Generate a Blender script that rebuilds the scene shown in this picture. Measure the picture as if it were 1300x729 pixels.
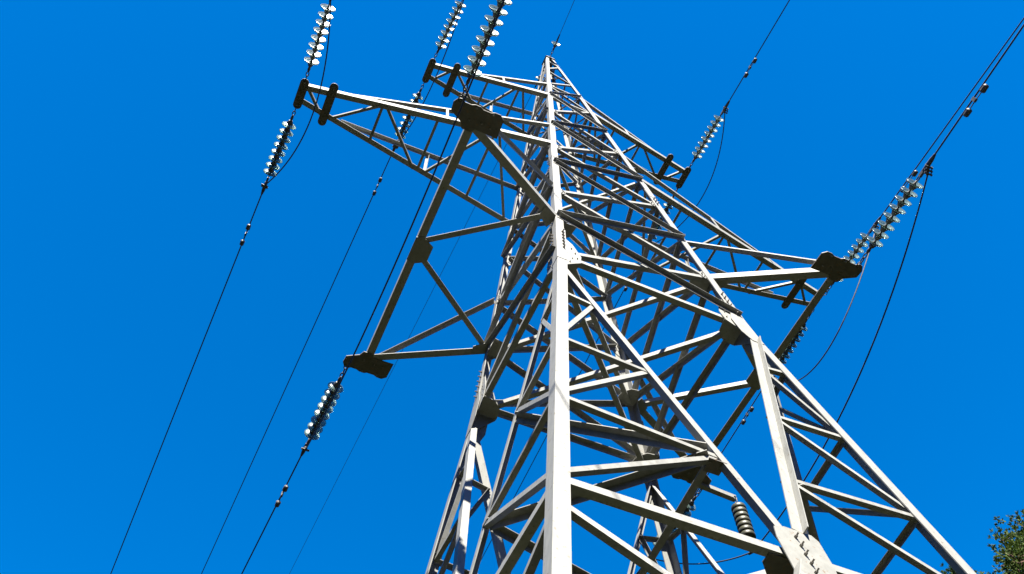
import bpy, math, random
from mathutils import Vector, Matrix

for o in list(bpy.data.objects):
    bpy.data.objects.remove(o, do_unlink=True)
scene = bpy.context.scene
COL = scene.collection
R = math.radians

# ------------------------------------------------------------------ camera, sky, sun, exposure
GZ = 13.4                                   # height of the lower crossarm above the ground
cam_d = bpy.data.cameras.new("camera")
cam = bpy.data.objects.new("camera", cam_d)
COL.objects.link(cam)
scene.camera = cam
cam_d.sensor_width = 36.0
cam_d.lens = 36.0 * 1177.714 / 1300.0
cam_d.clip_start = 0.05
cam_d.clip_end = 6000
CP = Vector((-4.321, -6.0361, GZ - 11.7901))
yaw, pitch, roll = 0.45320, 1.048765, -0.041524
fw = Vector((math.sin(yaw) * math.cos(pitch), math.cos(yaw) * math.cos(pitch), math.sin(pitch)))
rt = fw.cross(Vector((0, 0, 1))).normalized()
up = rt.cross(fw)
Rr = math.cos(roll) * rt + math.sin(roll) * up
Ur = -math.sin(roll) * rt + math.cos(roll) * up
cam.matrix_world = Matrix((
    (Rr.x, Ur.x, -fw.x, CP.x), (Rr.y, Ur.y, -fw.y, CP.y), (Rr.z, Ur.z, -fw.z, CP.z), (0, 0, 0, 1)))

SUN_EL = R(52.0)
SUN_AZ = math.atan2(-0.31, -0.95)           # compass direction (x, y) the sun stands in
sun_dir = Vector((math.sin(SUN_AZ) * math.cos(SUN_EL), math.cos(SUN_AZ) * math.cos(SUN_EL), math.sin(SUN_EL)))

SKY_MAX = (0.5, 0.8, 2.7)
world = bpy.data.worlds.new("World")
scene.world = world
world.use_nodes = True
wn, wl = world.node_tree.nodes, world.node_tree.links
wn.clear()
sky = wn.new("ShaderNodeTexSky")
sky.sky_type = 'NISHITA'
sky.sun_disc = False
sky.sun_elevation = SUN_EL
sky.sun_rotation = SUN_AZ
sky.altitude = 400
sky.air_density = 1.0
sky.dust_density = 0.2
sky.ozone_density = 3.0
hs = wn.new("ShaderNodeHueSaturation")
hs.inputs['Hue'].default_value = 0.503
hs.inputs['Saturation'].default_value = 1.42
hs.inputs['Value'].default_value = 1.0
bg = wn.new("ShaderNodeBackground")
bg.inputs['Strength'].default_value = 0.0693
wo = wn.new("ShaderNodeOutputWorld")
wl.new(sky.outputs[0], hs.inputs['Color'])
# keep the pale horizon band from outshining the deep blue overhead
mn = wn.new("ShaderNodeVectorMath")
mn.operation = 'MINIMUM'
mn.inputs[1].default_value = SKY_MAX
wl.new(hs.outputs[0], mn.inputs[0])
wl.new(mn.outputs[0], bg.inputs['Color'])
wl.new(bg.outputs[0], wo.inputs['Surface'])

sl = bpy.data.lights.new("sun", 'SUN')
sl.energy = 4.9
sl.angle = R(0.5)
sl.color = (1.0, 0.95, 0.86)
so = bpy.data.objects.new("sun", sl)
COL.objects.link(so)
so.rotation_euler = (-sun_dir).to_track_quat('-Z', 'Y').to_euler()
so.location = (-20, -40, 60)

vs = scene.view_settings
scene.display_settings.display_device = 'sRGB'
vs.view_transform = 'Standard'
vs.look = 'None'
vs.exposure = 2.05
vs.gamma = 1.0
vs.use_curve_mapping = False
scene.render.engine = 'CYCLES'
scene.render.resolution_x = 1024
scene.render.resolution_y = 574
scene.cycles.max_bounces = 8
scene.cycles.transmission_bounces = 8

# ------------------------------------------------------------------ materials
def new_mat(name):
    m = bpy.data.materials.new(name)
    m.use_nodes = True
    nt = m.node_tree
    return m, nt, nt.nodes['Principled BSDF']

def noise_mat(name, c1, c2, scale=6.0, rough=(0.45, 0.7), metallic=0.0, detail=6.0, stretch=(1, 1, 1),
              bump=0.0, c3=None, c3_scale=40.0, c3_pos=0.68, vary=0.0):
    m, nt, p = new_mat(name)
    N, L = nt.nodes, nt.links
    tc = N.new("ShaderNodeTexCoord")
    mp = N.new("ShaderNodeMapping")
    mp.inputs['Scale'].default_value = stretch
    L.new(tc.outputs['Object'], mp.inputs['Vector'])
    n1 = N.new("ShaderNodeTexNoise")
    n1.inputs['Scale'].default_value = scale
    n1.inputs['Detail'].default_value = detail
    n1.inputs['Roughness'].default_value = 0.65
    L.new(mp.outputs[0], n1.inputs['Vector'])
    r1 = N.new("ShaderNodeValToRGB")
    r1.color_ramp.elements[0].position = 0.32
    r1.color_ramp.elements[1].position = 0.68
    r1.color_ramp.elements[0].color = (*c1, 1)
    r1.color_ramp.elements[1].color = (*c2, 1)
    L.new(n1.outputs['Fac'], r1.inputs['Fac'])
    out = r1.outputs['Color']
    if c3:
        n2 = N.new("ShaderNodeTexNoise")
        n2.inputs['Scale'].default_value = c3_scale
        n2.inputs['Detail'].default_value = 8
        L.new(tc.outputs['Object'], n2.inputs['Vector'])
        r2 = N.new("ShaderNodeValToRGB")
        r2.color_ramp.elements[0].position = c3_pos - 0.04
        r2.color_ramp.elements[1].position = c3_pos + 0.04
        L.new(n2.outputs['Fac'], r2.inputs['Fac'])
        mx = N.new("ShaderNodeMix")
        mx.data_type = 'RGBA'
        L.new(r2.outputs['Color'], mx.inputs[0])
        L.new(out, mx.inputs[6])
        mx.inputs[7].default_value = (*c3, 1)
        out = mx.outputs[2]
    if vary:
        oi = N.new("ShaderNodeObjectInfo")
        vr = N.new("ShaderNodeMapRange")
        vr.inputs['To Min'].default_value = 1 - vary
        vr.inputs['To Max'].default_value = 1 + vary * 0.6
        L.new(oi.outputs['Random'], vr.inputs['Value'])
        hv = N.new("ShaderNodeHueSaturation")
        L.new(vr.outputs[0], hv.inputs['Value'])
        L.new(out, hv.inputs['Color'])
        out = hv.outputs[0]
    L.new(out, p.inputs['Base Color'])
    mr = N.new("ShaderNodeMapRange")
    mr.inputs['To Min'].default_value = rough[0]
    mr.inputs['To Max'].default_value = rough[1]
    L.new(n1.outputs['Fac'], mr.inputs['Value'])
    L.new(mr.outputs[0], p.inputs['Roughness'])
    p.inputs['Metallic'].default_value = metallic
    if bump:
        b = N.new("ShaderNodeBump")
        b.inputs['Strength'].default_value = bump
        b.inputs['Distance'].default_value = 0.004
        L.new(n1.outputs['Fac'], b.inputs['Height'])
        L.new(b.outputs[0], p.inputs['Normal'])
    return m

M_STEEL = noise_mat("painted_steel", (0.192, 0.192, 0.172), (0.248, 0.248, 0.226), scale=3.0, rough=(0.5, 0.75),
                    stretch=(7, 7, 1.2), bump=0.15, c3=(0.149, 0.130, 0.102), c3_scale=26.0, c3_pos=0.66, vary=0.10)
M_BRACE = noise_mat("painted_steel_brace", (0.167, 0.167, 0.148), (0.248, 0.248, 0.223), scale=5.0, rough=(0.5, 0.75),
                    stretch=(3, 3, 2), bump=0.12, c3=(0.143, 0.124, 0.096), c3_scale=30.0, c3_pos=0.67, vary=0.22)
M_PLATE = noise_mat("plate_steel", (0.186, 0.186, 0.164), (0.242, 0.242, 0.218), scale=9.0, rough=(0.5, 0.75),
                    bump=0.12, c3=(0.167, 0.112, 0.068), c3_scale=35.0, c3_pos=0.66, vary=0.15)
M_TIP = noise_mat("shaded_plate_steel", (0.062, 0.057, 0.048), (0.118, 0.108, 0.093), scale=12.0, rough=(0.5, 0.8),
                  bump=0.15, c3=(0.15, 0.09, 0.05), c3_scale=30.0, c3_pos=0.62)  # grey plate steel with underside shade put into its base colour
M_BOLT = noise_mat("bolt_steel", (0.16, 0.15, 0.13), (0.28, 0.26, 0.23), scale=30, rough=(0.45, 0.7), metallic=0.3)
M_FIT = noise_mat("fitting_iron", (0.05, 0.048, 0.045), (0.11, 0.105, 0.10), scale=25, rough=(0.45, 0.7), metallic=0.3)
M_WIRE = noise_mat("weathered_aluminium_wire", (0.035, 0.033, 0.035), (0.06, 0.057, 0.06), scale=40, rough=(0.5, 0.7), metallic=0.3)
M_CONC = noise_mat("concrete", (0.30, 0.29, 0.27), (0.40, 0.39, 0.36), scale=7, rough=(0.8, 0.95), bump=0.3)
M_GRASS = noise_mat("grass_ground", (0.009, 0.013, 0.004), (0.022, 0.023, 0.008), scale=0.9, rough=(0.9, 1.0), detail=10, bump=0.5,
                    c3=(0.034, 0.026, 0.015), c3_scale=0.35, c3_pos=0.60)
M_GRASS.node_tree.nodes['Principled BSDF'].inputs['Specular IOR Level'].default_value = 0.0
M_BARK = noise_mat("bark", (0.06, 0.035, 0.022), (0.15, 0.085, 0.05), scale=9, rough=(0.85, 0.95), stretch=(3, 3, .6), bump=0.6)

def leaf_mat(name, a, b, scale):
    m, nt, p = new_mat(name)
    N, L = nt.nodes, nt.links
    geo = N.new("ShaderNodeTexCoord")
    n = N.new("ShaderNodeTexNoise")
    n.inputs['Scale'].default_value = scale
    n.inputs['Detail'].default_value = 4
    L.new(geo.outputs['Object'], n.inputs['Vector'])
    r = N.new("ShaderNodeValToRGB")
    r.color_ramp.elements[0].position = 0.3
    r.color_ramp.elements[1].position = 0.7
    r.color_ramp.elements[0].color = (*a, 1)
    r.color_ramp.elements[1].color = (*b, 1)
    L.new(n.outputs['Fac'], r.inputs['Fac'])
    L.new(r.outputs[0], p.inputs['Base Color'])
    p.inputs['Roughness'].default_value = 0.7
    p.inputs['Specular IOR Level'].default_value = 0.15
    tr = N.new("ShaderNodeBsdfTranslucent")
    L.new(r.outputs[0], tr.inputs['Color'])
    ms = N.new("ShaderNodeMixShader")
    ms.inputs[0].default_value = 0.22
    out = N['Material Output']
    L.new(p.outputs[0], ms.inputs[1])
    L.new(tr.outputs[0], ms.inputs[2])
    L.new(ms.outputs[0], out.inputs['Surface'])
    return m
M_LEAF = leaf_mat("pine_needles", (0.016, 0.042, 0.006), (0.078, 0.112, 0.016), 7.0)

def glass_mat():
    m, nt, p = new_mat("green_insulator_glass")
    N, L = nt.nodes, nt.links
    tc = N.new("ShaderNodeTexCoord")
    n = N.new("ShaderNodeTexNoise")
    n.inputs['Scale'].default_value = 22
    n.inputs['Detail'].default_value = 5
    L.new(tc.outputs['Object'], n.inputs['Vector'])
    r = N.new("ShaderNodeValToRGB")
    r.color_ramp.elements[0].color = (0.17, 0.26, 0.22, 1)
    r.color_ramp.elements[1].color = (0.28, 0.38, 0.33, 1)
    L.new(n.outputs['Fac'], r.inputs['Fac'])
    L.new(r.outputs[0], p.inputs['Base Color'])
    p.inputs['Roughness'].default_value = 0.22
    p.inputs['IOR'].default_value = 1.5
    p.inputs['Transmission Weight'].default_value = 0.72
    return m
M_GLASS = glass_mat()
M_OLIVE = noise_mat("shade_olive_glass", (0.022, 0.022, 0.010), (0.046, 0.045, 0.022), scale=14, rough=(0.4, 0.55))  # glass discs seen from below: their shade is put into this dark olive

# ------------------------------------------------------------------ mesh helpers
class MB:
    def __init__(self):
        self.v, self.f, self.smooth = [], [], False
    def prism(self, loops):
        """loft closed loops (lists of Vectors of one length) and cap both ends"""
        n = len(loops[0])
        b = len(self.v)
        for lp in loops:
            self.v += [tuple(x) for x in lp]
        for k in range(len(loops) - 1):
            for i in range(n):
                j = (i + 1) % n
                self.f.append((b + k * n + i, b + k * n + j, b + (k + 1) * n + j, b + (k + 1) * n + i))
        self.f.append(tuple(b + i for i in reversed(range(n))))
        self.f.append(tuple(b + (len(loops) - 1) * n + i for i in range(n)))
        return self
    def plate(self, pts, nrm, t):
        """flat polygon pts, thickened by t along nrm"""
        nrm = Vector(nrm).normalized()
        return self.prism([[Vector(p) for p in pts], [Vector(p) + nrm * t for p in pts]])
    def tube(self, pts, r, n=8):
        pts = [Vector(p) for p in pts]
        rs = r if isinstance(r, (list, tuple)) else [r] * len(pts)
        loops = []
        d0 = (pts[1] - pts[0]).normalized()
        ref = Vector((0, 0, 1)) if abs(d0.z) < 0.9 else Vector((1, 0, 0))
        x = d0.cross(ref).normalized()
        for i, p in enumerate(pts):
            if i == 0:
                d = pts[1] - pts[0]
            elif i == len(pts) - 1:
                d = pts[-1] - pts[-2]
            else:
                d = pts[i + 1] - pts[i - 1]
            d.normalize()
            x = (x - d * x.dot(d)).normalized()
            y = d.cross(x)
            loops.append([p + rs[i] * (math.cos(a) * x + math.sin(a) * y) for a in (2 * math.pi * k / n for k in range(n))])
        return self.prism(loops)
    def ring(self, c, u, w, ru, rw, r, n=14, m=6):
        """an elongated chain ring round c in the plane of u, w"""
        b = len(self.v)
        c, u, w = Vector(c), Vector(u).normalized(), Vector(w).normalized()
        nn = u.cross(w)
        for i in range(n):
            a = 2 * math.pi * i / n
            o = u * (ru * math.cos(a)) + w * (rw * math.sin(a))
            od = (u * math.cos(a) + w * math.sin(a)).normalized()
            for k in range(m):
                t = 2 * math.pi * k / m
                self.v.append(tuple(c + o + od * (r * math.cos(t)) + nn * (r * math.sin(t))))
        for i in range(n):
            for k in range(m):
                i2, k2 = (i + 1) % n, (k + 1) % m
                self.f.append((b + i * m + k, b + i2 * m + k, b + i2 * m + k2, b + i * m + k2))
        return self
    def lathe(self, prof, n=24, c=(0, 0, 0)):
        """closed profile of (r, z) round the local z axis"""
        b = len(self.v)
        m = len(prof)
        for k in range(n):
            a = 2 * math.pi * k / n
            for (r, z) in prof:
                self.v.append((c[0] + r * math.cos(a), c[1] + r * math.sin(a), c[2] + z))
        for k in range(n):
            k2 = (k + 1) % n
            for i in range(m - 1):
                self.f.append((b + k * m + i, b + k2 * m + i, b + k2 * m + i + 1, b + k * m + i + 1))
        return self
    def box(self, c, ux, uy, uz, sx, sy, sz):
        c, ux, uy, uz = Vector(c), Vector(ux).normalized(), Vector(uy).normalized(), Vector(uz).normalized()
        lo = [c - ux * sx / 2 * a + uy * sy / 2 * b_ - uz * sz / 2 for a, b_ in ((1, -1), (-1, -1), (-1, 1), (1, 1))]
        return self.prism([lo, [p + uz * sz for p in lo]])
    def bolt(self, p, n, r=0.014, h=0.028):
        """hexagonal nut with a thinner shank end standing on a surface"""
        p, n = Vector(p), Vector(n).normalized()
        self.tube([p, p + n * h * 0.55], r, 6)
        self.tube([p + n * h * 0.55, p + n * h * 1.25], r * 0.55, 6)
        return self
    def angle(self, A, B, n, w, t=0.008, edge=1, side=1, w2=None, off=0.0):
        """rolled steel L angle from A to B: a flange lying in the plane normal to n and a
        second flange at its upper (edge 1) or lower (edge -1) edge, pointing along side*n"""
        A, B, n = Vector(A), Vector(B), Vector(n)
        a = (B - A).normalized()
        n = (n - a * n.dot(a)).normalized()
        e = n.cross(a)
        if e.z < -1e-6 or (abs(e.z) <= 1e-6 and e.x + 0.3 * e.y < 0):
            e = -e
        w2 = w if w2 is None else w2
        h = w / 2
        s, q = edge, side
        base = 0 if q > 0 else 0
        prof = [(-h * s, 0), (h * s, 0), (h * s, q * w2), (h * s - t * s, q * w2), (h * s - t * s, q * t), (-h * s, q * t)]
        mk = lambda P: [P + e * x + n * (y + off + base) for x, y in prof]
        return self.prism([mk(A), mk(B)])

def link(name, mb, mat, parent=None, smooth=False, origin=None):
    me = bpy.data.meshes.new(name)
    if origin is not None:
        ox, oy, oz = origin
        vv = [(x - ox, y - oy, z - oz) for x, y, z in mb.v]
    else:
        vv = mb.v
    me.from_pydata(vv, [], mb.f)
    me.validate()
    import bmesh
    bm = bmesh.new()
    bm.from_mesh(me)
    bmesh.ops.recalc_face_normals(bm, faces=bm.faces)
    bm.to_mesh(me)
    bm.free()
    if smooth:
        me.polygons.foreach_set('use_smooth', [True] * len(me.polygons))
    me.materials.append(mat)
    o = bpy.data.objects.new(name, me)
    COL.objects.link(o)
    if origin is not None:
        o.location = origin
    if parent:
        o.parent = parent
    return o

def thing(name, label, cat, loc=(0, 0, 0), group=None):
    o = bpy.data.objects.new(name, None)
    o.empty_display_size = 0.3
    COL.objects.link(o)
    o.location = loc
    return tag(o, label, cat, group)

def tag(o, label, cat, group=None, kind=None):
    if label:
        o['label'] = label
    if cat:
        o['category'] = cat
    if group:
        o['group'] = group
    if kind:
        o['kind'] = kind
    return o

def W(x, y, z):
    """tower coordinates (z counted from the lower crossarm) to world"""
    return Vector((x, y, z + GZ))

# ------------------------------------------------------------------ ground
g = MB()
g.v = [(-3000, -3000, 0), (3000, -3000, 0), (3000, 3000, 0), (-3000, 3000, 0)]
g.f = [(0, 1, 2, 3)]
tag(link("ground", g, M_GRASS), None, None, kind='structure')

# ------------------------------------------------------------------ tower geometry
ZS, Z0T, Z1, Z1T, Z2, Z2T, ZA = -1.4936, 1.3308, 4.0, 5.4357, 8.1709, 9.4263, 13.106
W0, W2, WA, KF, KY = 1.2685, 0.4541, 0.1147, 0.1432, 0.9876
ZG = -GZ + 0.35
def hw(z):
    if z < ZS:
        return hw(ZS) + KF * (ZS - z)
    if z <= Z2T:
        return W0 + (W2 - W0) * z / Z2T
    return W2 + (WA - W2) * (z - Z2T) / (ZA - Z2T)
CORN = {'N': (-1, -1), 'R': (1, -1), 'B': (1, 1), 'L': (-1, 1)}
# faces seen from outside: outward normal, direction from left to right corner
FACES = {'front': ((0, -1), (1, 0)), 'right': ((1, 0), (0, 1)), 'back': ((0, 1), (-1, 0)), 'left': ((-1, 0), (0, -1))}
def fp(face, s, z, off=0.0, inset=0.0):
    """point on a tower face: s from -1 (left edge) to 1, z, off outwards; inset in metres from the edge"""
    (nx, ny), (ux, uy) = FACES[face]
    h = hw(z)
    hx, hy = h, h * KY
    hn = hx if nx else hy
    hu = hx if ux else hy
    d = s * hu - math.copysign(inset, s) if inset else s * hu
    return W(nx * (hn + off) + ux * d, ny * (hn + off) + uy * d, z)
def fpx(face, d, z, off=0.0):
    (nx, ny), (ux, uy) = FACES[face]
    hn = hw(z) * (1 if nx else KY)
    return W(nx * (hn + off) + ux * d, ny * (hn + off) + uy * d, z)
def fnorm(face, z):
    (nx, ny), _ = FACES[face]
    k = -(hw(z + 0.05) - hw(z - 0.05)) / 0.1
    return Vector((nx, ny, k)).normalized()

tower = thing("transmission_tower", "tall pale grey steel lattice pylon with three pairs of crossarms", "pylon")

LT = 0.013
legs = {}
def leg_loop(c, z, w, t, out=0.0):
    sx, sy = CORN[c]
    h = hw(z)
    X, Y = sx * (h + out), sy * (h * KY + out)
    P = lambda a, b: W(X - sx * a, Y - sy * b, z)
    return [P(0, 0), P(w, 0), P(w, t), P(t, t), P(t, w), P(0, w)]
def bolt_obj(p, n, parent, r=0.016, h=0.04):
    return link("bolt", MB().bolt(p, n, r, h), M_BOLT, parent)

for c, (sx, sy) in CORN.items():
    mb = MB()
    mb.prism([leg_loop(c, z, 0.135, LT) for z in (ZG, ZS)])
    mb.prism([leg_loop(c, z, 0.120, LT) for z in (ZS, 3.4)])
    mb.prism([leg_loop(c, z, 0.108, LT) for z in (3.4, Z2T)])
    mb.prism([leg_loop(c, z, 0.080, LT * 0.8) for z in (Z2T, ZA)])
    L = legs[c] = link("leg", mb, M_STEEL, tower)
    # splice covers with bolts
    for (za, zb, w) in ((-0.52, -1.62, 0.142), (3.05, 3.75, 0.116)):
        cov = MB().prism([leg_loop(c, z, w, 0.006, 0.006) for z in (za, zb)])
        sp = link("splice_plate", cov, M_STEEL, L)
        nb = 6 if za < 0 else 3
        for k in range(nb):
            z = za - 0.12 - (k * 0.115)
            h = hw(z)
            bolt_obj(W(sx * (h - w * 0.62), sy * (h * KY + 0.006), z), (0, sy, 0), sp, 0.017, 0.042)
            bolt_obj(W(sx * (h + 0.006), sy * (h * KY - w * 0.62), z), (sx, 0, 0), sp, 0.017, 0.042)

# ---- lattice of the upper body: two zigzags on every face
ZN = [Z2, 6.75, Z1T, 3.88, 2.72, 1.28, -0.02, -1.28]
def gusset(face, s, z, du, dz_up, dz_dn, parent, off=-LT - 0.001):
    """plate fixed behind the leg flange, its free edge towards the middle of the face"""
    n = fnorm(face, z)
    pts = [fp(face, s, z + dz_up, off, 0.02), fp(face, s, z + dz_up * 0.55, off, 0.02 + du * 0.95 * 0.7),
           fp(face, s, z, off, 0.02 + du), fp(face, s, z - dz_dn * 0.35, off, 0.02 + du * 0.95), fp(face, s, z - dz_dn, off, 0.02)]
    gp = MB().plate(pts, -n, 0.009)
    for f_, g_ in ((0.45, 0.25), (0.65, 0.05), (0.45, -0.3), (0.75, -0.2), (0.3, -0.55)):
        gp.bolt(fp(face, s, z + g_ * (dz_up if g_ > 0 else dz_dn), off, 0.02 + du * f_ + 0.08 * (1 - f_)), n, 0.011, 0.018)
    return link("gusset_plate", gp, M_PLATE, parent)

corner_of = {'front': ('N', 'R'), 'right': ('R', 'B'), 'back': ('B', 'L'), 'left': ('L', 'N')}
for face in FACES:
    inn = 1 if face in ('back', 'right') else -1
    for i in range(len(ZN) - 1):
        za, zb = ZN[i], ZN[i + 1]
        w = 0.058 if i < 2 else 0.066 if i < 5 else 0.074
        for zig in (0, 1):
            s = -1 if (i + zig) % 2 == 0 else 1
            mb = MB()
            zm = (za + zb) / 2
            n = fnorm(face, zm)
            if zig == 0:      # outside, lip outwards along the upper edge
                A, B = fp(face, s, za - 0.03, 0, 0.035), fp(face, -s, zb + 0.03, 0, 0.035)
                mb.angle(A, B, n, w, 0.007, 1, 1 if inn < 0 else -1, off=0.002 if inn < 0 else 0.009)
                for P in (A, B):
                    d = (B - A).normalized() * (0.03 if P is A else -0.03)
                    mb.bolt(P + d + n * 0.009, n, 0.012, 0.022)
            else:             # inside, lip inwards along the lower edge
                A, B = fp(face, s, za - 0.02, 0, 0.10), fp(face, -s, zb + 0.02, 0, 0.10)
                mb.angle(A, B, n, w, 0.007, inn, -1, off=-LT - 0.012)
            link("diagonal_brace", mb, M_BRACE, tower)
    # gussets where the inner zigzag meets the legs
    for i, z in enumerate(ZN[1:], 1):
        s = 1 if i % 2 == 0 else -1
        c = corner_of[face][0 if s < 0 else 1]
        if i == len(ZN) - 1:
            gusset(face, -1, z + 0.02, 0.33, 0.62, 0.62, legs[corner_of[face][0]])
            gusset(face, 1, z + 0.02, 0.33, 0.62, 0.62, legs[corner_of[face][1]])
        else:
            gusset(face, s, z, 0.19, 0.20, 0.22, legs[c])
    # horizontals
    for z, w in ((Z2 + 0.02, 0.06), (Z2T, 0.05), (-1.36, 0.078)):
        n = fnorm(face, z)
        mb = MB().angle(fp(face, -1, z, 0, 0.10), fp(face, 1, z, 0, 0.10), n, w, 0.007, inn, -1, off=-LT - 0.021)
        link("horizontal_brace", mb, M_BRACE, tower)
    # short panel over the top crossarm
    n = fnorm(face, 8.8)
    link("diagonal_brace", MB().angle(fp(face, -1, Z2 + 0.1, 0, 0.04), fp(face, 1, Z2T - 0.05, 0, 0.04), n, 0.045, 0.006, 1, 1, off=0.002), M_BRACE, tower)
    link("diagonal_brace", MB().angle(fp(face, 1, Z2 + 0.1, 0, 0.07), fp(face, -1, Z2T - 0.05, 0, 0.07), n, 0.045, 0.006, -1, -1, off=-LT - 0.03), M_BRACE, tower)
    # peak
    pz = [(12.75, 12.35, -1), (12.25, 11.45, 1), (11.15, 10.6, -1), (10.5, 9.5, 1)]
    for za, zb, s in pz:
        zm = (za + zb) / 2
        mb = MB().angle(fp(face, s, za, 0, 0.03), fp(face, -s, zb, 0, 0.03), fnorm(face, zm), 0.042, 0.006, -1, -1, off=-0.012)
        link("peak_brace", mb, M_BRACE, tower)

# ---- lower section: two great diagonals crossing in a bolted plate, with small struts to the legs
ZC = -6.62
Z_UP = ZS - 0.22
def diag_x(z):
    """distance from the face's middle of the great diagonal at height z"""
    if z >= ZC:
        return hw(Z_UP) * 0.965 * (z - ZC) / (Z_UP - ZC)
    return (hw(-12.6) * 0.97) * (ZC - z) / (12.6 + ZC)
for face in FACES:
    n = fnorm(face, -6)
    cl, cr = corner_of[face]
    mir = -1 if face in ('left', 'right') else 1
    inn = 1 if face in ('back', 'right') else -1     # edge that carries the inward lip
    # outer (from upper right) and inner (from upper left)
    mb = MB().angle(fpx(face, mir * diag_x(Z_UP - 0.18), Z_UP - 0.18), fpx(face, mir * diag_x(ZC + 0.26), ZC + 0.26), n, 0.105, 0.010, 1 if face == 'left' else -1, -1 if face == 'left' else 1, w2=0.085, off=-0.011 if face != 'left' else -0.001)
    link("main_diagonal", mb, M_STEEL, tower)
    mb = MB().angle(fpx(face, -mir * diag_x(Z_UP) + mir * 0.0, Z_UP), fpx(face, -mir * diag_x(ZC + 0.10), ZC + 0.10), n, 0.082, 0.010, 1 if face != 'front' else -1, -1, w2=0.07, off=-LT - 0.016)
    link("main_diagonal", mb, M_STEEL, tower)
    mb = MB().angle(fpx(face, -mir * diag_x(ZC - 0.3), ZC - 0.3), fpx(face, -mir * diag_x(-12.6), -12.6), n, 0.095, 0.010, 1, 1, off=-0.011)
    link("main_diagonal", mb, M_STEEL, tower)
    mb = MB().angle(fpx(face, mir * diag_x(ZC - 0.12), ZC - 0.12), fpx(face, mir * diag_x(-12.6), -12.6), n, 0.095, 0.010, inn, -1, off=-LT - 0.016)
    link("main_diagonal", mb, M_STEEL, tower)
    gz = [(0.015, -0.95), (0.10, -1.0), (0.24, -1.42), (0.25, -1.78), (0.19, -1.98), (0.015, -1.98)]
    gp = MB().plate([fp(face, mir, z, 0.0008, d) for d, z in gz], n, 0.007)
    gpo = link("gusset_plate", gp, M_PLATE, legs[cr if mir > 0 else cl])
    # crossing plate
    pl = [(-0.17, -6.40), (-0.06, -6.36), (0.20, -6.36), (0.245, -6.42), (0.245, -6.74), (0.20, -7.0), (-0.20, -7.0), (-0.20, -6.55)]
    if face == 'front':
        pts = pl
    else:
        pts = [(-0.22, -6.42), (0.22, -6.38), (0.245, -6.42), (0.245, -6.74), (0.20, -7.0), (-0.20, -7.0)]
    mb = MB().plate([fpx(face, a, b, -0.011) for a, b in pts], n, 0.009)
    cg = link("gusset_plate", mb, M_PLATE, tower)
    for k in range(5):
        z = -6.47 - 0.105 * k
        bolt_obj(fpx(face, 0.0 + 0.006 * (k % 2), z, -0.002), n, cg, 0.015, 0.042)
    # plan plate and horizontal
    zh = -6.66
    mb = MB().angle(fp(face, -1, zh, 0, 0.05), fpx(face, -0.03, zh), n, 0.085, 0.008, inn, -1, w2=0.075, off=-LT - 0.027)
    mb.angle(fpx(face, 0.03, zh), fp(face, 1, zh, 0, 0.05), n, 0.085, 0.008, inn, -1, w2=0.075, off=-LT - 0.027)
    link("horizontal_brace", mb, M_STEEL, tower)
    (nx, ny), (ux, uy) = FACES[face]
    q = lambda a, d: fpx(face, a, zh, -d) + Vector((0, 0, -0.055))
    mb = MB().plate([q(-0.30, 0.055), q(0.30, 0.055), q(0.30, 0.16), q(0.10, 0.36), q(-0.10, 0.36), q(-0.30, 0.16)], (0, 0, -1), 0.009)
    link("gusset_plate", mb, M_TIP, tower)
    # small struts
    leg_z = [-2.65, -4.0, -5.3, -6.62]
    dg_z = [-2.75, -4.1, -5.45]
    pairs = [(leg_z[0], dg_z[0]), (leg_z[1], dg_z[0]), (leg_z[1], dg_z[1]), (leg_z[2], dg_z[1]), (leg_z[2], dg_z[2]), (leg_z[3], dg_z[2])]
    for s in (-1, 1):
        for k, (zl, zd) in enumerate(pairs):
            lift = 0.05 if k % 2 else -0.02
            A = fp(face, s, zl + (0.06 if k % 2 else -0.01), 0, 0.06)
            B = fpx(face, s * diag_x(zd), zd + lift * 0.3)
            mb = MB().angle(A, B, n, 0.055, 0.006, inn, -1, off=-LT - (0.028 if s < 0 else 0.004) - (0.007 if k % 2 else 0))
            link("strut", mb, M_BRACE, tower)
        # below the crossing
        low = [(-6.95, -7.9), (-8.7, -7.95), (-8.75, -9.5), (-10.4, -9.55), (-10.45, -11.0)]
        for zl, zd in low:
            mb = MB().angle(fp(face, s, zl, 0, 0.06), fpx(face, s * diag_x(zd), zd), n, 0.06, 0.006, inn, -1, off=-LT - 0.028)
            link("strut", mb, M_BRACE, tower)

# ---- plan bracing across the body
def plan_brace(A, B, w, dz=0.0, edge=-1, back=False):
    A, B = Vector(A), Vector(B)
    d = (B - A)
    n = Vector((d.y, -d.x, 0)).normalized()
    if (n.y > 0) != back:
        n = -n
    mb = MB().angle(A, B, n, w, 0.008, edge, -1, off=0)
    link("plan_brace", mb, M_BRACE, tower)
for z, w in ((-1.40, 0.075), (-0.05, 0.075), (Z1 - 0.05, 0.06)):
    h = hw(z) - 0.10
    plan_brace(W(h, -h * KY, z), W(-h, h * KY, z), w)
    plan_brace(W(-h, -h * KY, z - w - 0.01), W(h, h * KY, z - w - 0.01), w)
    for c, (sx, sy) in CORN.items():
        hh = hw(z) - 0.02
        if z > 3:
            continue
        pts = [W(sx * hh, sy * (hh * KY), z - w * .5 - 0.02), W(sx * (hh - 0.32), sy * hh * KY, z - w * .5 - 0.02),
               W(sx * (hh - 0.29), sy * (hh * KY - 0.18), z - w * .5 - 0.02), W(sx * (hh - 0.18), sy * (hh * KY - 0.29), z - w * .5 - 0.02),
               W(sx * hh, sy * (hh * KY - 0.32), z - w * .5 - 0.02)]
        link("gusset_plate", MB().plate(pts, (0, 0, 1), 0.009), M_PLATE, legs[c])
zc = ZC - 0.06
cen = {f: fpx(f, 0, zc, -0.12) for f in FACES}
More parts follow.
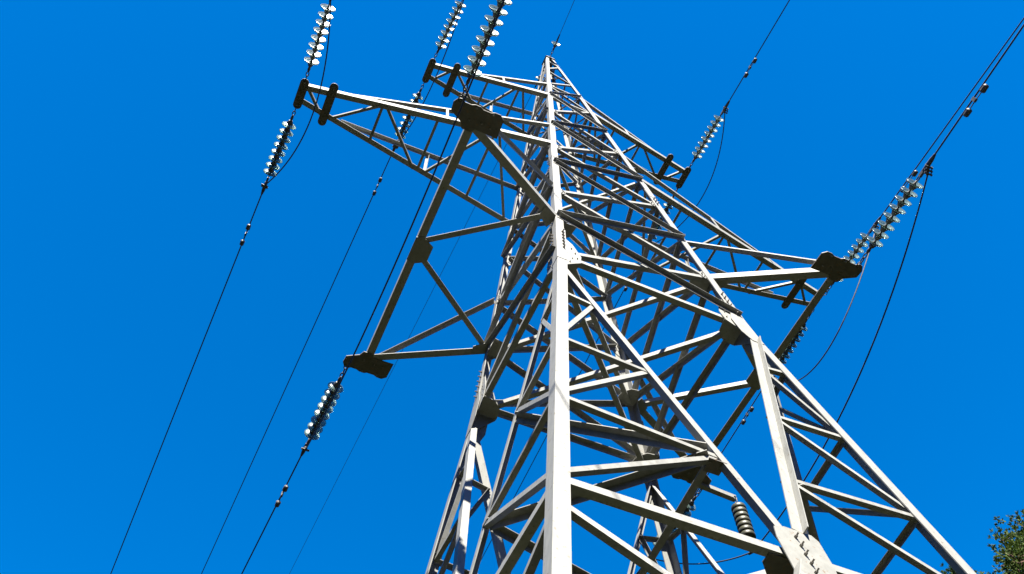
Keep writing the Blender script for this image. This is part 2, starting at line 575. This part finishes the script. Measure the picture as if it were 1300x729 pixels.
for a, b in (('front', 'right'), ('right', 'back'), ('back', 'left'), ('left', 'front')):
    plan_brace(cen[a], cen[b], 0.08)

plan_brace(W(-0.40, -1.90, -5.50), W(-0.14, 1.90, -5.50), 0.075)
plan_brace(W(-0.44, -1.89, -5.53), W(-1.90, -0.40, -5.53), 0.085, edge=1, back=True)
plan_brace(W(-0.44, -1.87, -5.42), W(-1.74, -0.70, -4.22), 0.085, edge=1, back=True)
plan_brace(W(-1.88, -0.36, -5.50), W(1.88, 0.55, -5.50), 0.075, edge=1, back=True)
plan_brace(W(0.44, -1.89, -5.53), W(1.90, -0.40, -5.53), 0.075, edge=1, back=True)
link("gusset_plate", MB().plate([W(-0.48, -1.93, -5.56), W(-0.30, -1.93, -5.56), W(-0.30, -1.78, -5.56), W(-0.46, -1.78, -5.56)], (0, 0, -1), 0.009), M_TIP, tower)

# ---- crossarms
def arm_angle(A, B, outward, w, w2=None, t=0.010):
    """chord with an upright outer flange and a level lower flange turned inwards"""
    return MB().angle(A, B, outward, w, t, -1, -1, w2=w2)

def hole_plate(pts, z, t, holes):
    mb = MB().plate([W(x, y, z) for x, y in pts], (0, 0, -1), t)
    return mb

def lower_arm(sx):
    arm = None
    ch = []
    for sy in (-1, 1):
        h = hw(0)
        A, B = W(sx * (h - 0.02), sy * h * KY, 0), W(sx * 2.92, sy * 2.12, 0)
        ch.append(arm_angle(A, B, (0, sy, 0) if True else None, 0.125, 0.115))
    allb = MB()
    ch.append(arm_angle(W(sx * 2.925, -2.08, -0.003), W(sx * 2.925, 2.08, -0.003), (sx, 0, 0), 0.12, 0.115))
    for m in ch:
        off = len(allb.v)
        allb.v += m.v
        allb.f += [tuple(i + off for i in f) for f in m.f]
    arm = link("crossarm", allb, M_STEEL, tower)
    for sy in (-1, 1):
        # raking brace from the leg to the middle of the end beam
        h = hw(0)
        link("arm_brace", MB().angle(W(sx * (h + 0.05), sy * (h * KY - 0.04), -0.004), W(sx * 2.80, sy * 0.12, -0.004), (0, -sx, 0), 0.085, 0.008, -1, -1), M_STEEL, arm)
        # tie up to the leg
        ht = hw(Z0T)
        link("tie", MB().angle(W(sx * (ht + 0.01), sy * (ht * KY - 0.03), Z0T), W(sx * 2.72, sy * 2.10, 0.09), (0, sy, 0) if sx > 0 and sy < 0 else (0, sy, 0.2), 0.07, 0.008, 1 if (sy > 0 or sx < 0) else -1, 1 if (sx < 0 and sy < 0) else -1), M_STEEL, arm)
        # horizontal plate with three lobes for the strings
        out = [(2.48, 1.98), (2.495, 2.25), (2.56, 2.305), (2.64, 2.305), (2.69, 2.282), (2.80, 2.282), (2.845, 2.305), (2.92, 2.305), (2.97, 2.284),
               (3.06, 2.284), (3.10, 2.315), (3.16, 2.305), (3.205, 2.23), (3.19, 2.11), (3.01, 2.01), (2.97, 1.93), (2.84, 1.93), (2.80, 1.99)]
        pl = hole_plate([(sx * x, sy * y) for x, y in out], -0.066, 0.016, None)
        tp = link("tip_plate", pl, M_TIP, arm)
        for x in (2.65, 2.89):
            link("bolt", MB().bolt(W(sx * x, sy * 2.27, -0.082), (0, 0, -1), 0.020, 0.02), M_STEEL, tp)
        for x, y in ((2.62, 2.08), (2.75, 2.10), (2.92, 2.08)):
            link("bolt", MB().bolt(W(sx * x, sy * y, -0.082), (0, 0, -1), 0.014, 0.024), M_BOLT, tp)
    # middle plate of the end beam
    pl = MB().plate([W(sx * x, y, -0.068) for x, y in ((2.94, -0.19), (2.94, 0.20), (2.84, 0.23), (2.66, 0.13), (2.66, -0.13), (2.84, -0.23))], (0, 0, -1), 0.011)
    link("gusset_plate", pl, M_PLATE, arm)
    # leg plates
    for sy in (-1, 1):
        h = hw(-0.03)
        pts = [(h - 0.02, h * KY - 0.02), (h + 0.20, h * KY + 0.09), (h + 0.22, h * KY - 0.06), (h + 0.05, h * KY - 0.20)]
        link("gusset_plate", MB().plate([W(sx * x, sy * y, -0.068) for x, y in pts], (0, 0, -1), 0.011), M_PLATE, arm)
    return arm

def long_arm(sx, z, zt, XT, strap_in, perps, diags, post):
    h = hw(z)
    YT = 0.17
    hy = h * KY
    yat = lambda x: hy + (YT - hy) * (abs(x) - h) / (XT - h)
    allb = MB()
    for sy in (-1, 1):
        m = arm_angle(W(sx * (h - 0.03), sy * yat(h - 0.03), z), W(sx * (XT + 0.04), sy * yat(XT + 0.04), z), (0, sy, 0), 0.115, 0.10)
        off = len(allb.v)
        allb.v += m.v
        allb.f += [tuple(i + off for i in f) for f in m.f]
    arm = link("crossarm", allb, M_STEEL, tower)
    zb = z - 0.045
    def web(a, b, w=0.05):
        A, B = W(sx * a[0], a[1] * (yat(a[0]) - 0.03), zb), W(sx * b[0], b[1] * (yat(b[0]) - 0.03), zb)
        d = (B - A)
        n = Vector((d.y, -d.x, 0)).normalized()
        if n.y * 1.0 + n.x * -0.4 > 0:
            n = -n
        link("web_brace", MB().angle(A, B, n, w, 0.006, -1, -1), M_BRACE, arm)
    flip = 1 if sx < 0 else -1
    for x in perps:
        web((x, -1), (x, 1))
    for (xa, sa), (xb, sb) in diags:
        web((xa, sa * flip), (xb, sb * flip))
    for sy in (-1, 1):
        # tie from the leg down to the chord, with one short post
        ht = hw(zt)
        A, B = W(sx * (ht + 0.0), sy * (ht * KY - 0.02), zt), W(sx * (strap_in - 0.30), sy * (yat(strap_in - 0.30) - 0.01), z + 0.05)
        link("tie", MB().angle(A, B, (0, sy, 0.15), 0.07, 0.008, sy, -1), M_STEEL, arm)
        f = (post - ht) / (strap_in - 0.30 - ht)
        T = A + (B - A) * f
        link("post", MB().angle(W(sx * post, sy * (yat(post) - 0.012), z + 0.04), T, (0, sy, 0), 0.05, 0.006, 1, -1), M_BRACE, arm)
    # two straps with rounded ends, each with a hole for the string
    for x, ext in ((XT + 0.0, 0.06), (strap_in, 0.10)):
        y1 = yat(x) + ext
        hwid = 0.075
        pts = []
        for k in range(9):
            a = math.pi * k / 8
            pts.append((x + hwid * math.cos(a), y1 - hwid * 0.2 + hwid * math.sin(a)))
        for k in range(9):
            a = math.pi + math.pi * k / 8
            pts.append((x + hwid * math.cos(a), -y1 + hwid * 0.2 + hwid * math.sin(a)))
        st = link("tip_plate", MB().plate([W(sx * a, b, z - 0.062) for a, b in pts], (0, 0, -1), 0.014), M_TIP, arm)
        for sy in (-1, 1):
            link("bolt", MB().bolt(W(sx * x, sy * (y1 - 0.01), z - 0.076), (0, 0, -1), 0.018, 0.02), M_STEEL, st)
            link("bolt", MB().bolt(W(sx * (x - 0.01), sy * (y1 - 0.16), z - 0.076), (0, 0, -1), 0.013, 0.024), M_BOLT, st)
    return arm

for sx in (-1, 1):
    lower_arm(sx)
    long_arm(sx, Z1, Z1T, 5.30, 4.81, [3.9, 2.92, 1.9],
             [((5.2, -1), (4.86, 1)), ((4.74, 1), (3.97, -1)), ((3.84, -1), (3.0, 1)), ((2.85, 1), (1.97, -1)), ((1.83, -1), (1.05, 1))], 2.80)
    long_arm(sx, Z2, Z2T, 3.17, 2.64, [1.88, 1.18],
             [((3.06, 1), (2.74, -1)), ((2.58, -1), (1.98, 1)), ((1.82, 1), (1.28, -1)), ((1.10, -1), (0.66, 1))], 1.55)

# bracket beyond the lower right far tip
bk = MB().angle(W(2.98, 2.20, -0.10), W(3.74, 2.245, -0.10), (0, -1, 0), 0.085, 0.008, -1, -1, w2=0.09)
link("bracket", bk, M_STEEL, tower)
# cap at the top
h = hw(ZA) + 0.03
cap = MB().prism([[W(a * h, b * h, ZA - 0.02) for a, b in ((-1, -1), (1, -1), (1, 1), (-1, 1))],
                  [W(a * h * 0.5, b * h * 0.9, ZA + 0.10) for a, b in ((-1, -1), (1, -1), (1, 1), (-1, 1))]])
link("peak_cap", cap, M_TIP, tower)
# concrete footings
for c, (sx, sy) in CORN.items():
    h = hw(ZG)
    X, Y = sx * (h - 0.05), sy * (h * KY - 0.05)
    mb = MB().prism([[Vector((X + a * r_, Y + b * r_, z)) for a, b in ((-1, -1), (1, -1), (1, 1), (-1, 1))] for r_, z in ((0.55, -0.1), (0.50, 0.28), (0.42, 0.36))])
    link("footing", mb, M_CONC, tower)

# ------------------------------------------------------------------ insulator strings, clamps
def dirv(az, el):
    az, el = R(az), R(el)
    return Vector((math.sin(az) * math.cos(el), math.cos(az) * math.cos(el), math.sin(el)))

def make_disc_meshes():
    skirt = MB().lathe([(0.050, 0.068), (0.080, 0.072), (0.105, 0.080), (0.122, 0.091), (0.1285, 0.101), (0.1275, 0.109), (0.122, 0.110),
                        (0.108, 0.101), (0.096, 0.096), (0.090, 0.100), (0.084, 0.093), (0.066, 0.088), (0.040, 0.084), (0.022, 0.084), (0.022, 0.074), (0.050, 0.068)], 32)
    cap = MB().lathe([(0.0, 0.0), (0.030, 0.0), (0.037, 0.006), (0.042, 0.028), (0.054, 0.048), (0.060, 0.064), (0.056, 0.071), (0.0, 0.073)], 18)
    cap.lathe([(0.0, 0.074), (0.030, 0.080), (0.022, 0.100), (0.014, 0.108), (0.012, 0.146), (0.0, 0.146)], 10)
    a = link("glass_disc", skirt, M_GLASS, smooth=True)
    b = link("metal_cap", cap, M_FIT, smooth=True)
    am, bmesh_ = a.data, b.data
    bpy.data.objects.remove(a)
    bpy.data.objects.remove(b)
    return am, bmesh_
DISC, CAP = make_disc_meshes()
PITCH = 0.140

def child(name, me, parent, loc):
    o = bpy.data.objects.new(name, me)
    COL.objects.link(o)
    o.parent = parent
    o.location = loc
    return o

def orient(o, d, roll_up=Vector((0, 0, 1))):
    """local z along d, local y as close to up as possible"""
    d = d.normalized()
    x = roll_up.cross(d)
    if x.length < 1e-4:
        x = Vector((1, 0, 0))
    x.normalize()
    y = d.cross(x)
    o.rotation_euler = Matrix((x, y, d)).transposed().to_euler()

LINKM = MB()
LINKM.ring((0, 0, 0.02), (0, 0, 1), (1, 0, 0), 0.045, 0.028, 0.009)
LINKM.ring((0, 0, 0.105), (0, 0, 1), (0, 1, 0), 0.052, 0.024, 0.009)
LINKM.ring((0, 0, 0.185), (0, 0, 1), (1, 0, 0), 0.046, 0.022, 0.009)
LINKM.tube([(0, 0, 0.22), (0, 0, 0.27), (0, 0, 0.335)], [0.014, 0.026, 0.020], 10)
_o = link("chain_link", LINKM, M_FIT, smooth=True)
LINK_ME = _o.data
bpy.data.objects.remove(_o)

CL = MB()      # bolted tension clamp; local z outwards, local y up
CL.ring((0, 0, 0.05), (0, 0, 1), (0, 1, 0), 0.055, 0.024, 0.009)
CL.box((0, 0, 0.14), (1, 0, 0), (0, 1, 0), (0, 0, 1), 0.035, 0.05, 0.12)
CL.tube([(0, 0, 0.18), (0, -0.005, 0.26), (0, -0.004, 0.36), (0, 0, 0.44)], [0.026, 0.034, 0.030, 0.017], 8)
CL.tube([(0, 0, 0.27), (0, -0.06, 0.22), (0, -0.13, 0.17)], [0.030, 0.028, 0.018], 8)
for k in range(3):
    z = 0.255 - 0.035 * k
    y = -0.035 - 0.04 * k
    CL.tube([(-0.05, y + 0.01, z + 0.02), (-0.05, y - 0.035, z - 0.005)], 0.009, 6)
    CL.tube([(0.05, y + 0.01, z + 0.02), (0.05, y - 0.035, z - 0.005)], 0.009, 6)
    CL.box((0, y - 0.02, z + 0.005), (1, 0, 0), (0, 1, 0), (0, 0, 1), 0.125, 0.016, 0.024)
_o = link("tension_clamp", CL, M_FIT)
CLAMP_ME = _o.data
bpy.data.objects.remove(_o)

def string(label, A, d, n=8, clamp=True, group="glass insulator strings on the crossarm tips", start=0.33, name="insulator_string"):
    t = thing(name, label, "insulator", A, group)
    orient(t, d)
    if start > 0.2:
        child("chain_link", LINK_ME, t, (0, 0, 0))
    for k in range(n):
        dd = child("glass_disc", DISC, t, (0, 0, start + PITCH * k))
        dd.rotation_euler = (0, 0, 0.7 * k)
        child("metal_cap", CAP, dd, (0, 0, 0))
    if clamp:
        child("tension_clamp", CLAMP_ME, t, (0, 0, start + PITCH * n - 0.01))
    return t
S_END = 0.33 + PITCH * 8            # where the clamp begins
C_END = S_END + 0.40                # where the free span begins

def span_pts(A, d, length, s0, sag):
    pts = []
    n = 60
    for i in range(n + 1):
        f = (i / n) ** 1.7
        s = s0 + (length - s0) * f
        p = Vector(A) + d * s
        p.z += sag * s * s
        pts.append(p)
    return pts

DM = MB()      # vibration damper; local z along the wire, local y up
DM.box((0, -0.03, 0), (1, 0, 0), (0, 1, 0), (0, 0, 1), 0.03, 0.08, 0.05)
D_CLAMP = DM
def damper(label, P, d):
    t = thing("vibration_damper", label, "damper", P, "vibration dampers on the wires")
    orient(t, d)
    link("damper_clamp", MB().box((0, -0.03, 0), (1, 0, 0), (0, 1, 0), (0, 0, 1), 0.032, 0.09, 0.05), M_FIT, t)
    link("messenger_cable", MB().tube([(0, -0.075, -0.20), (0, -0.065, 0), (0, -0.075, 0.20)], 0.007, 6), M_FIT, t)
    for s in (-1, 1):
        link("weight", MB().tube([(0, -0.075, s * 0.12), (0, -0.075, s * 0.135), (0, -0.077, s * 0.22), (0, -0.077, s * 0.235)], [0.024, 0.042, 0.038, 0.022], 10), M_FIT, t)

near = {   # attach point, azimuth, elevation
    'low_left': ((-3.13, -2.28, -0.08), 180.5, -2.0), 'mid_left': ((-5.30, -0.20, 3.93), 181.2, -3.0), 'top_left': ((-3.17, -0.20, 8.10), 176.8, -3.0),
    'top_right': ((3.17, -0.20, 8.10), 180.5, -4.0), 'mid_right': ((5.40, -0.20, 3.93), 181.0, -3.0), 'low_right': ((3.10, -2.28, -0.08), 181.5, -1.0)}
far = {
    'low_left': ((-3.13, 2.28, -0.08), -3.3, -3.0), 'mid_left': ((-5.30, 0.20, 3.93), -2.5, -2.0), 'top_left': ((-3.17, 0.20, 8.10), -2.5, -4.0),
    'top_right': ((3.17, 0.20, 8.10), 1.0, -3.0), 'mid_right': ((5.38, 0.20, 3.93), 1.5, -2.0), 'low_right': ((3.13, 2.28, -0.08), -4.0, -3.0)}
where = {'low_left': "lowest crossarm's left tip", 'mid_left': "long middle crossarm's left tip", 'top_left': "topmost crossarm's left tip",
         'top_right': "topmost crossarm's right tip", 'mid_right': "long middle crossarm's right tip", 'low_right': "lowest crossarm's right tip"}
nl = {'low_left': "large near", 'mid_left': "near", 'top_left': "near", 'top_right': "near", 'mid_right': "near, half hidden", 'low_right': "large near"}
ENDS = {}
for side, tab in (('near', near), ('far', far)):
    for k, (A, az, el) in tab.items():
        A = W(*A)
        d = dirv(az, el)
        if side == 'near':
            lab = f"glass insulator string reaching up and outward from the {where[k]}"
        else:
            lab = f"glass insulator string leading down and away from the {where[k]}"
        string(lab, A, d)
        ENDS[side, k] = (A + d * (S_END + 0.17) + Vector((0, 0, -0.13)), d)
        sag = 0.00016
        wire_lab = (f"dark conductor wire running up overhead from the {where[k]}" if side == 'near'
                    else f"dark conductor wire leading down and away from the {where[k]}")
        w_ = MB().tube(span_pts(A, d, 220, S_END + 0.30, sag), 0.0115 if k != 'x' else 0.01, 8)
        tag(link("conductor", w_, M_WIRE, origin=tuple(A)), wire_lab, "wire", "conductor wires of the power line")
        if k == 'top_left' and side == 'near':
            continue
        s_d = 2.72 if k != 'mid_left' else 2.75
        P = A + d * s_d
        P.z += sag * s_d * s_d
        lab = (f"dumbbell damper on the overhead wire from the {where[k]}" if side == 'near'
               else f"dumbbell damper on the wire leading away from the {where[k]}")
        damper(lab, P, d)

# hanging support string under the bracket
HP = W(3.70, 2.235, -0.16)
t = string("dark hanging insulator string seen from below under the lower right bracket", HP, Vector((0, 0, -1)), n=7, clamp=False, group=None, start=0.16, name="insulator_string")
child("chain_link", LINK_ME, t, (0, 0, -0.03))
OL = MB().lathe([(0.045, 0.0), (0.098, -0.002), (0.118, 0.014), (0.126, 0.048), (0.124, 0.084), (0.112, 0.096), (0.104, 0.094), (0.098, 0.104), (0.06, 0.106), (0.045, 0.118), (0.045, 0.0)], 28)
_o = link("glass_disc", OL, M_OLIVE, smooth=True)
OL_ME = _o.data
bpy.data.objects.remove(_o)
for c_ in t.children:
    if c_.name.startswith("glass_disc"):
        c_.data = OL_ME
for k_, c_ in enumerate([c_ for c_ in t.children if c_.name.startswith("glass_disc")]):
    c_.location.z = 0.20 + 0.104 * k_
link("suspension_clamp", MB().tube([(0, -0.10, 1.16), (0, 0, 1.19), (0, 0.10, 1.16)], [0.02, 0.034, 0.02], 8).tube([(0, 0, 1.08), (0, 0, 1.18)], 0.014, 8), M_FIT, t)
HB = HP + Vector((0, 0, -1.20))

# jumpers from the near clamp to the far clamp
def jumper(label, pts_list, extra=None):
    pts = []
    for (E1, E2, s, o) in pts_list:
        for i in range(29):
            u = i / 28
            p = E1 + (E2 - E1) * u
            b = 4 * u * (1 - u)
            p = p + Vector((o * b, 0, -s * b))
            if not pts or (p - pts[-1]).length > 1e-4:
                pts.append(p)
    mb = MB().tube(pts, 0.011, 8)
    mid = pts[len(pts) // 2]
    tag(link("jumper_wire", mb, M_WIRE, origin=tuple(mid)), label, "wire", "jumper wires past the crossarm tips")
E1, E2 = lambda k: ENDS['near', k][0], lambda k: ENDS['far', k][0]
jumper("slack jumper wire looping past the left tip of the long middle crossarm", [(E1('mid_left'), E2('mid_left'), 0.5, 0.38)])
jumper("slack jumper wire passing the left end beam of the lowest crossarm", [(E1('low_left'), E2('low_left'), 0.9, 0.0)])
jumper("slack jumper wire looping past the left tip of the topmost crossarm", [(E1('top_left'), E2('top_left'), 0.75, 0.1)])
jumper("slack jumper wire bulging outside the right tip of the topmost crossarm", [(E1('top_right'), E2('top_right'), 0.55, 0.32)])
jumper("deep slack jumper wire hanging under the right tip of the long middle crossarm", [(E1('mid_right'), E2('mid_right'), 2.2, -0.8)])
jumper("long jumper wire hanging from the lowest right crossarm and held by the hanging insulator",
       [(E1('low_right'), HB, 0.40, 0.12), (HB, E2('low_right'), 0.18, 0.0)])

# earth wire over the peak
PK = W(0, 0, ZA + 0.06)
for az, el, side in ((182.4, -3.0, 'near'), (-2.5, -4.0, 'far')):
    d = dirv(az, el)
    A = PK + d * 0.10
    lab = ("single glass disc insulator at the pylon peak on the near side" if side == 'near' else "single glass disc insulator at the pylon peak on the far side")
    string(lab, A, d, n=1, clamp=False, group="single disc insulators at the peak")
    lab = ("thin earth wire running overhead from the pylon peak" if side == 'near' else "thin earth wire falling away behind the pylon from its peak")
    mb = MB().tube(span_pts(A, d, 220, 0.33 + PITCH - 0.01, 0.00016), 0.0065, 6)
    mb.tube([A + d * 0.45, A + d * 0.50, A + d * 0.66, A + d * 0.72], [0.010, 0.022, 0.018, 0.008], 8)
    tag(link("earth_wire", mb, M_WIRE, origin=tuple(A)), lab, "wire", "earth wires at the pylon peak")

# ------------------------------------------------------------------ trees
def pine(label, base, height, clumps, seed, density=1.0):
    rnd = random.Random(seed)
    t = thing("pine_tree", label, "tree", base)
    bx, by = base[0], base[1]
    mb = MB()
    tr = [Vector((bx + 0.12 * math.sin(z * 0.5), by + 0.10 * math.cos(z * 0.4), z)) for z in [height * k / 12 for k in range(13)]]
    mb.tube(tr, [0.24 - 0.20 * k / 12 for k in range(13)], 10)
    for (cx, cy, cz, r) in clumps:
        C = Vector((cx, cy, cz))
        z0 = max(1.0, min(height - 0.4, cz - 0.25 * math.hypot(cx - bx, cy - by) - 0.2))
        S = Vector((bx + 0.12 * math.sin(z0 * 0.5), by + 0.10 * math.cos(z0 * 0.4), z0))
        M = (S + C) / 2 + Vector((rnd.uniform(-.15, .15), rnd.uniform(-.15, .15), -0.12))
        mb.tube([S, M, C], [0.07, 0.05, 0.018], 7)
        for k in range(int(9 * r)):
            v = Vector((rnd.gauss(0, 1), rnd.gauss(0, 1), rnd.gauss(0, .8))).normalized() * r * 0.8
            mb.tube([C - v * 0.1, C + v * 0.5 + Vector((0, 0, -.04)), C + v], [0.02, 0.013, 0.006], 5)
    link("trunk", mb, M_BARK, t).location = (-base[0], -base[1], -base[2])
    cr = MB()
    for (cx, cy, cz, r) in clumps:
        n = int(560 * density * r ** 2.3)
        for _ in range(n):
            v = Vector((rnd.gauss(0, 1), rnd.gauss(0, 1), rnd.gauss(0, 1)))
            v.normalize()
            q = rnd.random() ** 0.45
            lump = 1 + 0.22 * math.sin(v.x * 5 + cx) * math.sin(v.y * 5 + cy) + 0.18 * math.sin(v.z * 6 + cz * 2)
            P = Vector((cx, cy, cz)) + Vector((v.x, v.y, v.z * 0.78)) * r * q * lump
            ax = (v + Vector((rnd.gauss(0, .6), rnd.gauss(0, .6), rnd.gauss(0, .6) + 0.5))).normalized()
            L = rnd.uniform(0.08, 0.125)
            for k in range(6):      # needles of one tuft
                d = (ax + Vector((rnd.gauss(0, .5), rnd.gauss(0, .5), rnd.gauss(0, .5)))).normalized()
                s = d.cross(Vector((rnd.gauss(0, 1), rnd.gauss(0, 1), rnd.gauss(0, 1)))).normalized() * rnd.uniform(0.012, 0.020)
                b = len(cr.v)
                cr.v += [tuple(P), tuple(P + d * L * .55 + s), tuple(P + d * L), tuple(P + d * L * .55 - s)]
                cr.f.append((b, b + 1, b + 2, b + 3))
    me = bpy.data.meshes.new("crown")
    me.from_pydata(cr.v, [], cr.f)
    me.materials.append(M_LEAF)
    o = bpy.data.objects.new("crown", me)
    COL.objects.link(o)
    o.parent = t
    o.location = (-base[0], -base[1], -base[2])
    return t

def ray_pt(px, py, dist):
    d = fw + Rr * ((px - 650) / 1177.714) + Ur * ((364.5 - py) / 1177.714)
    return CP + d.normalized() * dist

# first pine: stands to the right, only the outer boughs of its crown reach the frame
rnd = random.Random(5)
PB = (14.9, 4.35, 0.0)
cl = [(11.72, 3.10, 15.72, 0.26), (11.80, 3.18, 15.36, 0.24), (12.02, 3.28, 16.42, 0.30), (11.98, 3.06, 15.62, 0.58), (12.28, 3.34, 16.02, 0.56), (12.68, 2.94, 15.45, 0.70), (13.1, 3.4, 16.4, 0.8)]
for k in range(34):
    z = rnd.uniform(9.0, 18.6)
    rr = (19.0 - z) / 10.0 * 2.6 + 0.3
    a = rnd.uniform(0, 2 * math.pi)
    x, y = PB[0] + rr * math.cos(a) * rnd.uniform(.55, 1), PB[1] + rr * math.sin(a) * rnd.uniform(.55, 1)
    # keep the gap of open sky on the side of the pylon under the reaching bough
    if x < 13.2 and z < 15.6:
        continue
    cl.append((x, y, z, rnd.uniform(.65, 1.0)))
pine("tall pine with dense dark green boughs reaching in at the lower right corner", PB, 18.6, cl, 11)
TP = ray_pt(1206, 717, 27.0)
PB2 = (TP.x + 0.05, TP.y + 0.02, 0.0)
H2 = TP.z - 0.1
cl2 = [(TP.x, TP.y, TP.z - 0.22, 0.26), (TP.x + .2, TP.y, TP.z - .7, 0.4), (TP.x - .25, TP.y + .1, TP.z - 0.9, 0.4)]
for k in range(26):
    z = TP.z - 1.2 - k * 0.32
    rr = min(2.4, 0.35 + (TP.z - z) * 0.28)
    a = k * 2.4
    cl2.append((PB2[0] + rr * .8 * math.cos(a), PB2[1] + rr * .8 * math.sin(a), z, rnd.uniform(.6, .9)))
pine("young pine whose yellow green tip just shows behind the pylon's right leg", PB2, H2, cl2, 23, 3.0)

# unseen trees added on both sides to shade the ground and block low sky
rnd = random.Random(77)
wd = MB()
WMAT = leaf_mat("added_wood_foliage", (0.010, 0.020, 0.004), (0.040, 0.055, 0.012), 0.8)
def added_tree(x, y, h):
    r = h * rnd.uniform(0.17, 0.23)
    for k in range(210):
        f = rnd.random() ** 0.8
        z = h * (0.12 + 0.88 * f)
        rr = r * (1.05 - f) * math.sqrt(rnd.random()) + 0.1
        a = rnd.uniform(0, 6.2832)
        c = Vector((x + rr * math.cos(a), y + rr * math.sin(a), z))
        u = Vector((rnd.gauss(0, 1), rnd.gauss(0, 1), rnd.gauss(0, .5))).normalized() * rnd.uniform(.35, .8)
        w_ = u.cross(Vector((rnd.gauss(0, 1), rnd.gauss(0, 1), rnd.gauss(0, 1)))).normalized() * rnd.uniform(.25, .5)
        b = len(wd.v)
        wd.v += [tuple(c - u), tuple(c + w_), tuple(c + u), tuple(c - w_)]
        wd.f.append((b, b + 1, b + 2, b + 3))
for row, (x0, hmin, hmax) in enumerate(((15, 10, 12), (19, 12, 14), (24, 13, 16), (30, 14, 18))):
    for side in (-1, 1):
        y = -75 + row * 1.1
        while y < 80:
            x = side * (x0 + rnd.uniform(-1.5, 1.5))
            h = rnd.uniform(hmin, hmax)
            if not (side > 0 and abs(y - 5) < 14 and x < 21):      # leave the pines room
                added_tree(x, y, h)
            y += rnd.uniform(2.6, 4.2)
for k in range(60):                                                # more added trees block the low sky far off at both ends
    added_tree(rnd.uniform(-20, 20), rnd.choice((-1, 1)) * rnd.uniform(75, 95), rnd.uniform(11, 16))
me = bpy.data.meshes.new("added_wood")
me.from_pydata(wd.v, [], wd.f)
me.materials.append(WMAT)
wo_ = bpy.data.objects.new("added_wood", me)
COL.objects.link(wo_)
tag(wo_, "unseen conifers added on both sides to block low sky light", "added_wood", kind="stuff")
